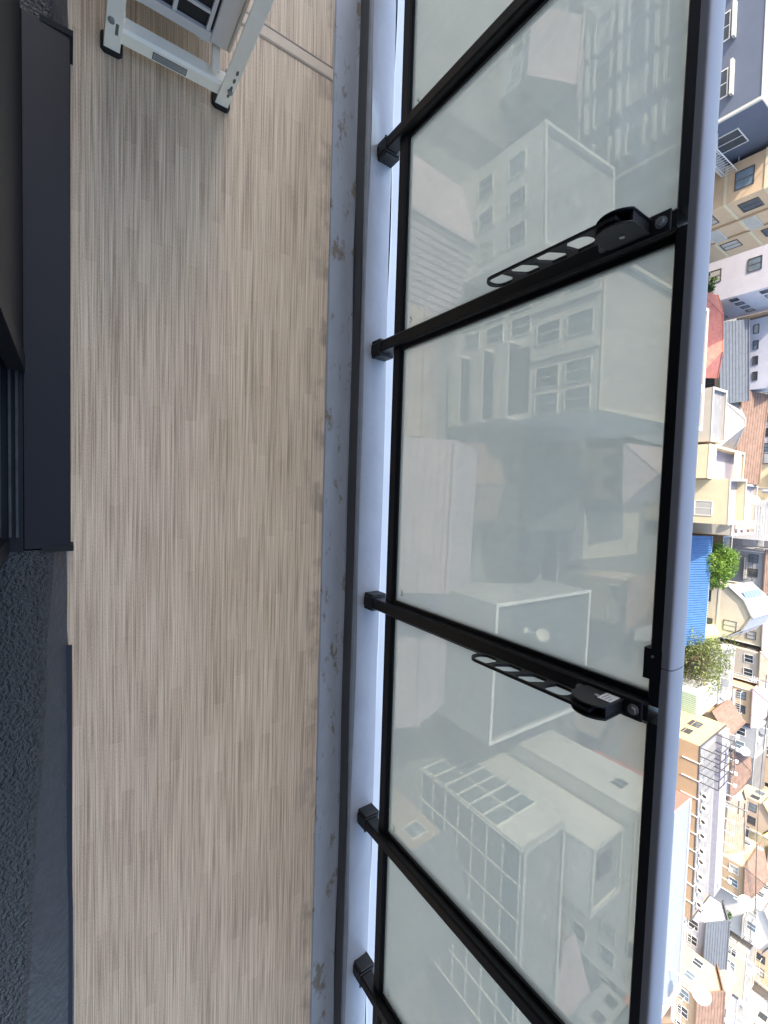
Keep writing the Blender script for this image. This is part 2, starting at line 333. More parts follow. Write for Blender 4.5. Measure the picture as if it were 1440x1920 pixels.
# ------------------------------------------------------------------ laundry pole arms on two posts
def laundry_arm(x, label, sticker):
    L = (x, 1.068, 1.21); OFF = .001
    t = thing('laundry_pole_arm', label, 'laundry arm', L, 0, 'laundry pole arms bolted to the railing posts')
    def ap(name, b, mt, par=t, bevel=0, smooth=False): return obj(name, shift(b, (L[0], L[1] - OFF, L[2])), mt, par, smooth, bevel)
    # bracket: plate on the post with top and bottom bolts
    pl = ap('mounting_plate', MB().box(x - .024, x + .024, 1.061, 1.068, 1.095, 1.255), M_BLACK2, bevel=.003)
    for z in (1.236, 1.107):
        bt = ap('bolt', MB().cyl((x, 1.050, z), .0085, .012, 'y', 6), M_STEEL, pl)
        ap('washer', MB().cyl((x, 1.0585, z), .0125, .003, 'y', 16), M_STEEL, pl)
    # housing: two cheeks round the pivot, back web, rounded front
    prof = [(1.062, 1.215), (1.062, 1.125), (1.045, 1.118)]
    for k in range(13):
        an = R(-98 - 134 * k / 12); prof.append((1.017 + .054 * math.cos(an), 1.172 + .054 * math.sin(an)))
    h = None
    for sx in (-.0165, .0125):
        hh = ap('housing_cheek', MB().prism(prof, x + sx, x + sx + .004, 'x'), M_BLACK2, bevel=.0015)
        h = h or hh
    ap('housing_web', MB().prism([(1.062, 1.211), (.988, 1.211), (.988, 1.204), (1.054, 1.204), (1.054, 1.128), (1.062, 1.128)], x - .0125, x + .0125, 'x'), M_BLACK2, h)
    ap('pivot_pin', MB().cyl((x - .019, 1.020, 1.172), .006, .038, 'x', 12), M_STEEL, h)
    # arm: flat bar hanging down with four lozenge shaped holes
    y0, y1 = .966, 1.033; zt, zb = 1.185, .803; cy = (y0 + y1) / 2; hw = (y1 - y0) / 2; N = 10
    outer = [(y0, zt), (y0, zb + hw)]
    for k in range(1, N): an = math.pi + math.pi * k / N; outer.append((cy + hw * math.cos(an), zb + hw + hw * math.sin(an)))
    outer += [(y1, zb + hw), (y1, zt)]
    bm = bmesh.new()
    holes = []
    for j, zc in enumerate((.848, .926, 1.005, 1.084)):
        a = .0278
        sk = .012
        if j == 0: pts = [(cy + a * math.cos(math.pi + math.pi * k / 8), zc - .012 + a * .85 * math.sin(math.pi + math.pi * k / 8)) for k in range(9)] + [(cy + a, zc + .012), (cy + a * .3, zc + .032), (cy - a, zc + .024)]
        elif j == 3: pts = [(cy + a * math.cos(math.pi * k / 8), zc + .010 + a * .85 * math.sin(math.pi * k / 8)) for k in range(9)] + [(cy - a, zc - .016), (cy - a * .3, zc - .031), (cy + a, zc - .022)]
        else: pts = [(cy - a * .8, zc - .033), (cy - a * .2, zc - .034), (cy + a * .9, zc - .014), (cy + a, zc - .008), (cy + a, zc + .026), (cy + a * .8, zc + .033), (cy + a * .2, zc + .034), (cy - a * .9, zc + .014), (cy - a, zc + .008), (cy - a, zc - .026)]
        holes.append(pts)
    def loop(pts):
        vv = [bm.verts.new((x - .004, p[0], p[1])) for p in pts]
        return [bm.edges.new((vv[i], vv[(i + 1) % len(vv)])) for i in range(len(vv))]
    ed = loop(outer)
    for hpts in holes: ed += loop(hpts)
    bmesh.ops.triangle_fill(bm, use_beauty=True, use_dissolve=False, edges=ed)
    ext = bmesh.ops.extrude_face_region(bm, geom=bm.faces[:])
    for v in ext['geom']:
        if isinstance(v, bmesh.types.BMVert): v.co.x += .008
    bmesh.ops.recalc_face_normals(bm, faces=bm.faces)
    for v in bm.verts: v.co -= Vector(L)
    me = bpy.data.meshes.new('arm'); bm.to_mesh(me); bm.free()
    obj('arm', me, M_BLACK2, t)
    if sticker:
        st = ap('sticker', MB().box(x - .0173, x - .0166, 1.012, 1.055, 1.176, 1.208), M_WLABEL, h)
        for k in range(3): ap('sticker_line', MB().box(x - .0176, x - .0172, 1.018, 1.05 - .008 * k, 1.183 + .008 * k, 1.186 + .008 * k), mat('label_grey_ink', (.22, .22, .22), .6), h)
laundry_arm(-.606, 'folded black laundry pole arm without sticker, on the post nearer the air conditioner', False)
laundry_arm(.483, 'folded black laundry pole arm with white sticker, on the post beside the handrail joint', True)

# ------------------------------------------------------------------ outdoor unit and its stand
st = thing('unit_stand', 'ivory steel stand with black rubber feet under the outdoor unit', 'stand', (-1.8, .28, 0))
SL = (-1.8, .28, 0)
def sp(name, b, mt, par=st, bevel=0): return obj(name, shift(b, SL), mt, par, False, bevel)
def leg(x, y, zt, sy):
    # angle-section leg
    t_ = .004
    b = MB().prism([(x + .018, y - sy * .022), (x + .018, y + sy * .022), (x - .022, y + sy * .022), (x - .022, y + sy * (.022 - t_)), (x + .018 - t_, y + sy * (.022 - t_)), (x + .018 - t_, y - sy * .022)], .006, zt, 'z')
    l = sp('leg', b, M_IVORY, bevel=.0015)
    sp('rubber_foot', MB().cham(x - .032, x + .027, y - .030, y + .030, 0, .014, .010), M_RUBBER, l)
    for k in range(4 if sy > 0 else 0):
        zz = .070 + k * .034
        s_ = MB().prism([(y + .008 + .0042 * math.cos(a_), zz + .0105 * math.sin(a_)) for a_ in np.linspace(0, 2 * math.pi, 12, endpoint=False)], x + .0182, x + .0186, 'x')
        sp('slot', s_, mat('slot_shadowed_steel', (.12, .12, .11), .6), l)
    bz = .092
    sp('bolt', MB().cyl((x + .018, y + .008 * sy, bz + (0 if sy > 0 else .03)), .0085, .009, 'x', 6), M_STEEL, l)
    # long slot and bolt on the face that looks along the balcony
    if sy < 0: sp('slot', MB().box(x + .0182, x + .0186, y + .004, y + .012, .075, .115), mat('slot_shadowed_steel', (.12, .12, .11), .6), l)
for x in (-1.365, -2.16):
    leg(x, .115, .86 if x < -1.5 else .86, -1)
    leg(x, .448, .86, 1)
def rung(z0, z1, x, lab):
    b = MB().prism([(x - .030, z1), (x + .004, z1), (x + .012, z1 - .008), (x + .012, z0), (x + .009, z0), (x + .009, z1 - .010), (x + .002, z1 - .003), (x - .030, z1 - .003)], .112, .445, 'y')
    r_ = sp('cross_bar', b, M_IVORY, bevel=.001)
    if lab:
        sp('label_plate', MB().box(x + .0121, x + .0127, .222, .322, z0 + .006, z0 + .034), M_LABEL, r_)
        for (a, b_, c, d) in ((.222, .322, 0, .0015), (.222, .322, .0265, .028), (.222, .2235, 0, .028), (.3205, .322, 0, .028)):
            sp('label_border', MB().box(x + .0128, x + .0131, a, b_, z0 + .006 + c, z0 + .006 + d), M_RUBBER, r_)
        for k in range(4): sp('label_line', MB().box(x + .0128, x + .0130, .228, .312 - .02 * (k % 2), z0 + .011 + k * .005, z0 + .0125 + k * .005), mat('label_grey_ink', (.22, .22, .22), .6), r_)
rung(.045, .096, -1.365, True); rung(.045, .096, -2.16, False)
rung(.128, .140, -1.47, False); rung(.128, .140, -2.05, False)
for y in (.13, .40): sp('side_rail', MB().box(-2.17, -1.36, y - .012, y + .012, .118, .1275), M_IVORY)

AL = (-1.8, .28, .14)
ac = thing('outdoor_unit', 'pale grey air conditioner outdoor unit with slatted fan grille, raised on ivory stand', 'air conditioner', AL)
def acp(name, b, mt, par=ac, bevel=0): return obj(name, shift(b, AL), mt, par, False, bevel)
ax0, ax1, ay0, ay1, az0, az1 = -2.20, -1.425, .155, .43, .1405, .70
body = acp('casing', MB().box(ax0, ax1 - .012, ay0, ay1, az0, az1), M_FIN)
acp('front_panel', MB().box(ax0 - .002, ax1, ay1, ay1 + .012, az0 - .003, az1).box(ax1 - .0125, ax1, ay1 - .055, ay1, az0 - .003, az1), M_ACBODY, bevel=.004)
acp('top_panel', MB().box(ax0 - .004, ax1 + .003, ay0 - .004, ay1 + .014, az1, az1 + .018), M_ACBODY, bevel=.004)
acp('base_pan', MB().prism([(ay0 - .003, az0 - .008), (ay0 + .03, az0 - .003), (ay1 - .1, az0 - .004), (ay1 - .08, az0 - .010), (ay1 - .056, az0 - .006), (ay1 - .056, az0 + .030), (ay0 - .003, az0 + .030)], ax1 - .0115, ax1 + .001, 'x'), M_ACBODY, bevel=.001)
sg = acp('side_grille', MB().box(ax1 - .012, ax1, ay0, ay0 + .012, az0 + .031, az1), M_ACBODY, bevel=.002)
cols = np.linspace(ay0 + .012, ay1 - .068, 3)
for y in cols[1:]: acp('grille_bar', MB().box(ax1 - .012, ax1, y - .006, y + .006, az0 + .031, az1 - .02), M_ACBODY, sg, .002)
for z in np.arange(az0 + .090, az1 - .03, .062): acp('grille_bar', MB().box(ax1 - .011, ax1 - .001, ay0 + .013, ay1 - .07, z - .005, z + .005), M_ACBODY, sg, .002)
for z in np.arange(az0 + .04, az1 - .02, .007): sg2 = acp('coil_fin', MB().box(ax1 - .016, ax1 - .0115, ay0 + .013, ay1 - .064, z, z + .0025), mat('coil_pipe', (.05, .05, .05), .4, .5), body)
# fan grille on the face towards the railing
fc = (-1.88, .42)
fan_ring = MB(); N = 48
for k in range(N):
    an = 2 * math.pi * k / N
    for rr, yy in ((.235, .443), (.215, .456), (.205, .443)): fan_ring.v.append((fc[0] + rr * math.cos(an), yy, fc[1] + rr * math.sin(an)))
for k in range(N):
    for j in range(2): fan_ring.f.append((3 * k + j, 3 * ((k + 1) % N) + j, 3 * ((k + 1) % N) + j + 1, 3 * k + j + 1))
fg = acp('fan_ring', fan_ring, M_ACBODY)
disc = MB().prism([(fc[0] + .206 * math.cos(2 * math.pi * k / N), fc[1] + .206 * math.sin(2 * math.pi * k / N)) for k in range(N)], .4425, .4435, 'y')
acp('fan_opening', disc, M_FIN, fg)
for z in np.arange(-.195, .2, .013):
    hw = math.sqrt(.206 ** 2 - z * z); acp('grille_slat', MB().box(fc[0] - hw, fc[0] + hw, .447, .453, fc[1] + z - .0022, fc[1] + z + .0022), M_ACBODY, fg)
# drain and pipe cover behind the leg
tag(obj('pipe_offcut', MB().cham(-1.455, -1.425, .452, .490, .0, .055, .006).box(-1.45, -1.43, .458, .482, .055, .10), mat('white_plastic', (.75, .75, .73), .4), None, False, .002),
    'small white plastic pipe cap standing behind the stand leg', 'pipe cap')

# ================================================================== the town below
gb = MB(); gb.box(-600, 600, -200, 900, G - 1, G)
struct('ground', gb, mat('ground_concrete', (.16, .155, .145), .9, 0, .25, .35, dirt=((.09, .09, .088), .12, .56)))
for k, (x0, x1, y0, y1) in enumerate(((-90, 130, 39.6, 43.0), (-90, 130, 79.0, 83.0), (-90, 140, 110, 114), (19.3, 22.6, 20, 39.4), (-30.5, -27.5, 5, 39.4), (52, 55.5, 43.2, 78.8))):
    rd = struct('road', MB().box(x0, x1, y0, y1, G - .05, G + .006 + .0005 * k), mat('asphalt', (.06, .06, .062), .9, 0, .2, .8))
    if x1 - x0 > 50:
        for yy in (y0 + .15, y1 - .27): obj('edge_line', MB().box(x0, x1, yy, yy + .12, G + .006, G + .012 + .0005 * k), mat('road_paint', (.7, .7, .68), .7), rd)

WALLS = {}
def wm(name, col, **k): return mat('wall_' + name, tuple(c * .70 for c in col), .8, 0, k.get('noise', .07), k.get('ns', .7), bump=.05, bscale=4, dirt=k.get('dirt'))
W_CREAM = wm('cream', (.74, .62, .40), dirt=((.52, .40, .24), .5, .60)); W_WHITE = wm('white', (.74, .71, .66), dirt=((.50, .46, .40), .35, .60)); W_LILAC = wm('lilac_white', (.66, .63, .66), dirt=((.46, .43, .43), .4, .60))
W_NAVY = wm('slate_navy', (.115, .135, .185)); W_PEACH = wm('peach', (.66, .47, .29)); W_BEIGE = wm('beige', (.62, .54, .43), dirt=((.43, .36, .28), .5, .60))
W_YELLOW = wm('yellow', (.74, .52, .25)); W_ORANGE = wm('orange', (.62, .40, .23)); W_RED = wm('salmon_red', (.66, .18, .13)); W_MINT = wm('mint', (.55, .68, .52))
W_GREY = wm('grey', (.42, .42, .42)); W_LIME = wm('lime', (.66, .68, .22)); W_TAN = wm('tan', (.50, .40, .30)); W_BROWNW = wm('brown', (.30, .22, .17))
ROOFM = {
 'brown tiled': mat('roof_brown', (.19, .12, .085), .75, 0, .25, 1.5, dirt=((.16, .12, .09), 1.2, .58)),
 'slate grey': mat('roof_slate', (.105, .115, .125), .6, 0, .15, 2),
 'red tiled': mat('roof_red', (.46, .15, .10), .7, 0, .2, 1.5, dirt=((.33, .12, .09), 1.0, .58)),
 'pale grey': mat('roof_pale', (.29, .285, .29), .6, 0, .12, 1.2, dirt=((.30, .29, .29), .8, .58)),
 'blue metal': mat('roof_blue', (.06, .14, .28), .5, 0, .12, 1.2), 'teal metal': mat('roof_teal', (.10, .27, .34), .5, 0, .12, 1.2),
 'tan tiled': mat('roof_tan', (.30, .225, .165), .75, 0, .2, 1.5, dirt=((.28, .21, .16), 1.2, .58)), 'lime painted': mat('roof_lime', (.62, .62, .20), .7, 0, .15, 1.0, dirt=((.45, .42, .16), .9, .58)),
 'mauve': mat('roof_mauve', (.33, .26, .26), .7, 0, .15, 1.3),
}
M_PANE = mat('window_pane', (.045, .055, .065), .12, 0, .3, .4, spec=.7)
M_PANE2 = mat('curtained_pane', (.36, .34, .30), .25, 0, .15, 2, spec=.6, stretch=(6, 1, .3)); M_PANE3 = mat('bluish_pane', (.13, .17, .20), .1, 0, .4, .6, spec=.8)
M_FRAMEW = mat('white_frame', (.60, .58, .54), .5, 0, .05, 3); M_FRAMED = mat('dark_frame', (.07, .06, .055), .5, 0, .1, 3)
M_SHUT = mat('louvre_slat', (.60, .55, .46), .6, 0, .1, 3); M_CONC = mat('roof_deck', (.21, .20, .185), .85, 0, .12, .8, dirt=((.30, .28, .26), .6, .56))
M_RAILW = mat('white_railing', (.62, .60, .56), .5); M_PIPEW = mat('white_pipe', (.76, .73, .66), .5)
M_WALLTOP = mat('coping', (.42, .40, .36), .7, 0, .08, 2)
M_SOLAR = mat('solar_cell', (.10, .12, .17), .2, 0, .15, 2, spec=.7)
_cache = {}
def window_mesh(w, h, kind):
    key = (round(w, 2), round(h, 2), kind)
    if key in _cache: return _cache[key]
    f = MB(); t = .07
    f.box(0, w, -.09, 0, -t, 0).box(0, w, -.07, 0, h, h + t).box(-t, 0, -.07, 0, -t, h + t).box(w, w + t, -.07, 0, -t, h + t)
    if w > 1: f.box(w / 2 - .03, w / 2 + .03, -.055, 0, 0, h)
    fm = f.mesh('window'); fm.materials.append(M_FRAMED if kind == 'd' else M_FRAMEW)
    pms = []
    for mm in (M_PANE, M_PANE, M_PANE2, M_PANE3):
        pm = MB().box(0, w, -.03, -.002, 0, h).mesh('pane'); pm.materials.append(mm); pms.append(pm)
    _cache[key] = (fm, pms); return fm, pms
# face -> (origin, rotation) of the local frame in which x runs along the face and -y is out
def face_xf(face, w, d):
    return {'front': ((0, 0), 0), 'left': ((0, d), -math.pi / 2), 'right': ((w, 0), math.pi / 2), 'back': ((w, d), math.pi)}[face]
def window(par, face, w, d, x, z, ww, wh, kind='w'):
    (ox, oy), a = face_xf(face, w, d); fm, pm = window_mesh(ww, wh, kind)
    o = bpy.data.objects.new('window', fm); C.objects.link(o); o.parent = par
    o.location = (ox + x * math.cos(a), oy + x * math.sin(a), z); o.rotation_euler = (0, 0, a)
    p = bpy.data.objects.new('pane', random.choice(pm)); C.objects.link(p); p.parent = o
    return o
def gable_mb(w, d, z, rise, ov, axis, step=.34, gambrel=False):
    """stepped tile courses; ridge along local axis"""
    span = d if axis == 'x' else w; L = w if axis == 'x' else d
    half = span / 2 + ov; prof = []
    knots = [(0, 1)] if not gambrel else [(0, 1), (.55, .66)]
    def hz(t):      # t 0 ridge .. 1 eave -> height fraction
        if gambrel: return 1 - t / .55 * .34 if t < .55 else .66 * (1 - (t - .55) / .45)
        return 1 - t
    n = max(4, int(half / step)); th = .05
    up = []
    for i in range(n):
        t0, t1 = i / n, (i + 1) / n
        up += [(t0 * half, hz(t0) * rise + (0 if i == 0 else 0)), (t1 * half, hz(t1) * rise + th)]
    low = [(half, -.10), (half * .55 if gambrel else half * .5, hz(.55 if gambrel else .5) * rise - .14), (0, rise - .16)]
    right = up + low[:2]
    poly = [(span / 2 + a, z + b) for a, b in right] + [(span / 2, z + low[2][1])] + [(span / 2 - a, z + b) for a, b in reversed(right)]
    b = MB()
    if axis == 'x': b.prism(poly, -ov, L + ov, 'x')
    else: b.prism(poly, -ov, L + ov, 'y')
    b.box(*((-ov - .02, L + ov + .02, span / 2 - .12, span / 2 + .12) if axis == 'x' else (span / 2 - .12, span / 2 + .12, -ov - .02, L + ov + .02)), z + rise - .08, z + rise + .12)
    return b
def hip_mb(w, d, z, rise, ov):
    x0, x1, y0, y1 = -ov, w + ov, -ov, d + ov; r_ = (y1 - y0) / 2 * .95
    if w < d: r_ = (x1 - x0) / 2 * .95
    if w >= d: rl, rr = (x0 + r_, d / 2), (x1 - r_, d / 2)
    else: rl, rr = (w / 2, y0 + r_), (w / 2, y1 - r_)
    b = MB(); b.add([(x0, y0, z), (x1, y0, z), (x1, y1, z), (x0, y1, z), (rl[0], rl[1], z + rise), (rr[0], rr[1], z + rise), (x0, y0, z - .12), (x1, y0, z - .12), (x1, y1, z - .12), (x0, y1, z - .12)],
      ([(0, 1, 5, 4), (1, 2, 5), (2, 3, 4, 5), (3, 0, 4)] if w >= d else [(0, 1, 4), (1, 2, 5, 4), (2, 3, 5), (3, 0, 4, 5)]) + [(0, 6, 7, 1), (1, 7, 8, 2), (2, 8, 9, 3), (3, 9, 6, 0), (6, 9, 8, 7)])
    c = MB()
    for a, e in ((0, 4), (3, 4 if w >= d else 5), (1, 5 if w >= d else 4), (2, 5)): c.tube([b.v[a], b.v[e]], .09, 5)
    c.tube([b.v[4], b.v[5]], .1, 5)
    return b, c
FOOT = []
def building(name, label, cat, A, rot, w, d, top, wallm, roof='flat', rm=None, rise=1.6, ov=.45, axis='x', parapet=.5, wins=(), kind='w', deck=None, coping=None, group=None, foot=True, left=None, right=None, base=G):
    h = top - base
    t = thing(name, label, cat, (A[0], A[1], base), R(rot), group)
    FOOTc = (A[0] + w / 2 * math.cos(R(rot)) - d / 2 * math.sin(R(rot)), A[1] + w / 2 * math.sin(R(rot)) + d / 2 * math.cos(R(rot)))
    FOOT.append((FOOTc[0], FOOTc[1], w, d))
    if roof == 'flat':
        b = MB().box(0, w, 0, d, 0, h)
        obj('wall', b, wallm, t)
        if parapet:
            p = .18
            pm = MB().box(0, w, 0, p, h + .0, h + parapet).box(0, w, d - p, d, h, h + parapet).box(0, p, p, d - p, h, h + parapet).box(w - p, w, p, d - p, h, h + parapet)
            pp = obj('parapet', pm, wallm, t)
            cp = MB().box(-.04, w + .04, -.04, p + .04, h + parapet, h + parapet + .07).box(-.04, w + .04, d - p - .04, d + .04, h + parapet, h + parapet + .07).box(-.04, p + .04, p + .041, d - p - .041, h + parapet, h + parapet + .07).box(w - p - .04, w + .04, p + .041, d - p - .041, h + parapet, h + parapet + .07)
            obj('coping', cp, coping or M_WALLTOP, pp)
        obj('roof_deck', MB().box(.19, w - .19, .19, d - .19, h - .1, h + .03), deck or M_CONC, t)
    elif roof in ('gable', 'gambrel'):
        span = d if axis == 'x' else w; g_ = roof == 'gambrel'
        k = (span / 2) / (span / 2 + ov)
        if g_: pl = [(0, 0), (span, 0), (span, h), (span / 2 + .55 * span / 2, h + rise * .62), (span / 2, h + rise * .93), (span / 2 - .55 * span / 2, h + rise * .62), (0, h)]
        else: pl = [(0, 0), (span, 0), (span, h), (span / 2, h + rise * .9), (0, h)]
        b = MB().prism(pl, 0, w, 'x') if axis == 'x' else MB().prism(pl, 0, d, 'y')
        obj('wall', b, wallm, t)
        obj('roof', gable_mb(w, d, h, rise, ov, axis, gambrel=g_), rm, t)
    elif roof == 'hip':
        obj('wall', MB().box(0, w, 0, d, 0, h - .05), wallm, t)
        b, c = hip_mb(w, d, h, rise, ov); r_ = obj('roof', b, rm, t); obj('hip_ridge', c, M_WALLTOP if random.random() < .5 and A[1] > 45 else rm, r_)
    if left is not None: obj('side_wall', MB().box(-.02, -.004, 0, d, 0, h + (parapet if roof == 'flat' else 0)), left, t)
    if right is not None: obj('side_wall', MB().box(w + .004, w + .02, 0, d, 0, h), right, t)
    for (f, x, z, ww, wh) in wins: window(t, f, w, d, x, z if z >= 0 else h + z, ww, wh, kind)
    t['_h'] = h
    return t
def bpart(t, name, b, m_, par=None): return obj(name, b, m_, par or t)
def railing_mb(x0, x1, y0, y1, z, h=1.1, n=10, sides=True):
    """open balcony railing round three sides, y0 the outer side"""
    b = MB(); r = .03
    b.box(x0, x1, y0 - r, y0 + r, z + h - .06, z + h).box(x0, x1, y0 - r, y0 + r, z + .08, z + .12)
    for i in range(n + 1): xx = x0 + (x1 - x0) * i / n; b.box(xx - .018, xx + .018, y0 - .018, y0 + .018, z, z + h - .06)
    if sides:
        for xx in (x0, x1): b.box(xx - r, xx + r, y0 + r, y1, z + h - .06, z + h).box(xx - r, xx + r, y0 + r, y1, z + .08, z + .12)
    return b

# --- navy apartment block
navy = building('apartment_block', 'slate navy apartment block with white balcony railings and window hoods', 'building', (-47.2, 42.9), 3.2, 16, 13, -12, W_NAVY, parapet=.55, kind='w')
NW, NH = 16, 14.3
for fl_ in range(4):
    z = fl_ * 3.3 + 1.2
    for x in (1.0, 4.4, 8.0, 12.3):
        window(navy, 'front', 16, 13, x, z, 2.0, 1.45)
        bpart(navy, 'window_hood', MB().box(x - .3, x + 2.3, -.45, 0, z + 1.75, z + 1.93), M_WALLTOP)
        bpart(navy, 'balcony_rail', railing_mb(x - .35, x + 2.35, -.55, 0, z - .55, .95, 9), M_RAILW)
        bpart(navy, 'balcony_slab', MB().box(x - .4, x + 2.4, -.6, 0, z - .70, z - .56), M_WALLTOP)
bpart(navy, 'corner_trim', MB().box(15.9, 16.12, -.12, .1, 0, 14.9), M_WALLTOP)
for fl_ in range(4):
    z = fl_ * 3.3 + .6
    b = MB().box(16, 17.3, 1.5, 6.5, z - .18, z); bpart(navy, 'balcony_slab', b, M_WALLTOP)
    rl = railing_mb(1.5, 6.5, -17.25, -16, z, 1.05, 12); rl.v = [(-v[1], v[0], v[2]) for v in rl.v]
    bpart(navy, 'balcony_rail', rl, M_RAILW)
    window(navy, 'right', 16, 13, 2.2, z + .2, 2.4, 2.0)
    window(navy, 'right', 16, 13, 8.4, z + .7, 1.8, 1.3)
    bpart(navy, 'window_hood', MB().box(16.01, 16.6, 8.1, 10.5, z + 2.3, z + 2.5), M_WALLTOP)
bpart(navy, 'roof_rail', railing_mb(.4, 15.6, .4, 12, 14.9, 1.0, 26), M_RAILW)

peach = building('house', 'tall peach rendered house with louvred balcony beside the navy block', 'house', (-31.0, 50.0), 0, 3.4, 11, -10.6, W_PEACH, parapet=.3, wins=[('front', 1.0, z, 1.5, 1.3) for z in (2, 5, 8, 11.5)] + [('right', y, z, 1.6, 1.4) for y in (1.0, 7.5) for z in (2, 5, 8, 11.5)], kind='d')
for z in (4.6, 7.6, 10.6, 13.6):
    bpart(peach, 'floor_band', MB().box(-.06, 3.46, -.06, 11, z, z + .25), W_CREAM)
    for k in range(9): bpart(peach, 'louvre', MB().box(3.41, 3.62, 3.6, 6.4, z + .35 + k * .12, z + .40 + k * .12), M_SHUT)
bpart(peach, 'balcony_box', MB().box(3.41, 3.6, 3.5, 3.6, 4, 15).box(3.41, 3.6, 6.4, 6.5, 4, 15), W_PEACH)
wh1 = building('house', 'white rendered house with rows of small dark windows behind the peach house', 'house', (-33.0, 66.0), 2, 8, 9, -15.5, W_LILAC, parapet=.35, wins=[('right', .8 + 1.9 * k, z, .9, .7) for k in range(4) for z in (3, 6, 9)] + [('front', 1 + 3.2 * k, z, 1.4, 1.2) for k in range(2) for z in (4, 8)], kind='d')
wh2 = building('house', 'lilac white gabled house with slit windows beyond the red roof', 'house', (-24.0, 73.5), 6, 9, 7, -17.5, W_LILAC, 'gable', ROOFM['pale grey'], 2.2, .3, 'y', wins=[('front', .8 + 2.0 * k, z, 1.0, .45) for k in range(4) for z in (2.5, 4.6, 6.8)], kind='d')
redh = building('house', 'long house with salmon red hipped roof and tan walls', 'house', (-23.2, 57.6), 9, 8.8, 5.2, -20.2, W_TAN, 'hip', ROOFM['red tiled'], 1.5, .4, wins=[('right', 1.2 + 2.2 * k, 3.2, 1.3, 1.2) for k in range(2)] + [('front', 1 + 2.6 * k, 3.2, 1.3, 1.2) for k in range(3)])
dkg = building('house', 'house with dark slate gable roof behind the salmon red hipped roof', 'house', (-21.4, 65.0), 11, 9.0, 6.0, -20.4, W_BEIGE, 'gable', ROOFM['slate grey'], 1.9, .4, 'x', wins=[('front', .8 + 2.6 * k, -2.0, 1.3, 1.3) for k in range(3)] + [('right', 1.5, -2.0, 1.4, 1.3)], kind='d')
bei = building('house', 'plain beige flat roofed house with two slot windows', 'house', (-13.2, 60.8), 2, 6.2, 4.2, -19.6, W_BEIGE, parapet=.3, wins=[('front', .5, -2.2, 1.0, .7), ('front', 4.6, -2.0, 1.1, .6)], kind='d')
pyr = building('house', 'small house with pale grey pyramid roof behind the beige flat roofed house', 'house', (-12.8, 65.9), 3, 6.0, 5.6, -20.4, W_BEIGE, 'hip', mat('roof_stone', (.27, .24, .21), .8, 0, .2, 1.5), 2.0, .3)
brr = building('house', 'house with long brown ribbed roof behind the pale pyramid roof', 'house', (-14.6, 73.8), -7, 11.5, 6.5, -20.2, W_TAN, 'gable', ROOFM['brown tiled'], 1.7, .4, 'x', wins=[('front', 1 + 2.8 * k, -2.2, 1.4, 1.2) for k in range(4)])
# --- cream buildings
cr1 = building('roof_terrace_house', 'cream building with sunken lilac roof terrace and slatted screens', 'house', (-6.6, 60.2), -1, 3.9, 11.5, -20.2, W_CREAM, parapet=1.1, deck=mat('deck_lilac', (.30, .27, .29), .8, 0, .08, .8), coping=W_CREAM)
for k in range(14): bpart(cr1, 'slat', MB().box(.2, 3.7, .25 + .15 * k, .31 + .15 * k, 7.15, 7.22), M_SHUT)
for k in range(12): bpart(cr1, 'slat', MB().box(.2, 3.7, 8.2 + .2 * k, 8.28 + .2 * k, 7.15, 7.22), M_SHUT)
cr2 = building('roof_terrace_house', 'yellow cream weathered building with one grey window and louvred screen', 'house', (-2.6, 61.4), 2, 5.2, 5.4, -18.2, W_CREAM, parapet=.9, deck=mat('deck_pink', (.32, .27, .25), .85, 0, .12, .7), coping=M_WALLTOP, wins=[('front', 2.6, -2.4, 1.6, 1.7)])
for k in range(10): bpart(cr2, 'louvre', MB().box(.4, 2.0, -.12, -.02, 2.4 + k * .17, 2.47 + k * .17), M_SHUT)
for k in range(10): bpart(cr2, 'louvre', MB().box(3.4, 5.1, -.12, -.02, 1.2 + k * .17, 1.27 + k * .17), M_SHUT)
bpart(cr2, 'floor_band', MB().box(-.05, 5.25, -.10, 0, 4.6, 4.8), M_WALLTOP)
cr3 = building('roof_terrace_house', 'low pinkish roof terrace with three box vents behind the cream buildings', 'house', (-2.4, 68.4), 0, 6.6, 8.6, -19.4, W_BEIGE, parapet=.45, deck=mat('deck_rose', (.31, .26, .25), .85, 0, .14, .6))
for y in (2.4, 4.6, 7.0): bpart(cr3, 'box_vent', MB().box(4.8, 5.9, y, y + .8, 7.0, 7.7), M_WALLTOP)
sid = building('house', 'white clapboard house beyond the cream roof terraces', 'house', (-.5, 83.6), 0, 6.0, 6.0, -18.6, W_WHITE, 'gable', ROOFM['red tiled'], 1.6, .4, 'y', wins=[('front', 1.0, -2.4, 1.2, 1.1), ('front', 3.8, -2.4, 1.2, 1.1)])
for k in range(20): bpart(sid, 'clapboard', MB().box(0, 6, -.05, -.004, 1.2 + k * .31, 1.46 + k * .31), W_WHITE)
orw = building('annex', 'low annex with a bright orange wall behind the small green tree', 'annex', (4.8, 74.8), 0, 3.0, 3.5, -22.0, W_ORANGE, parapet=.2)
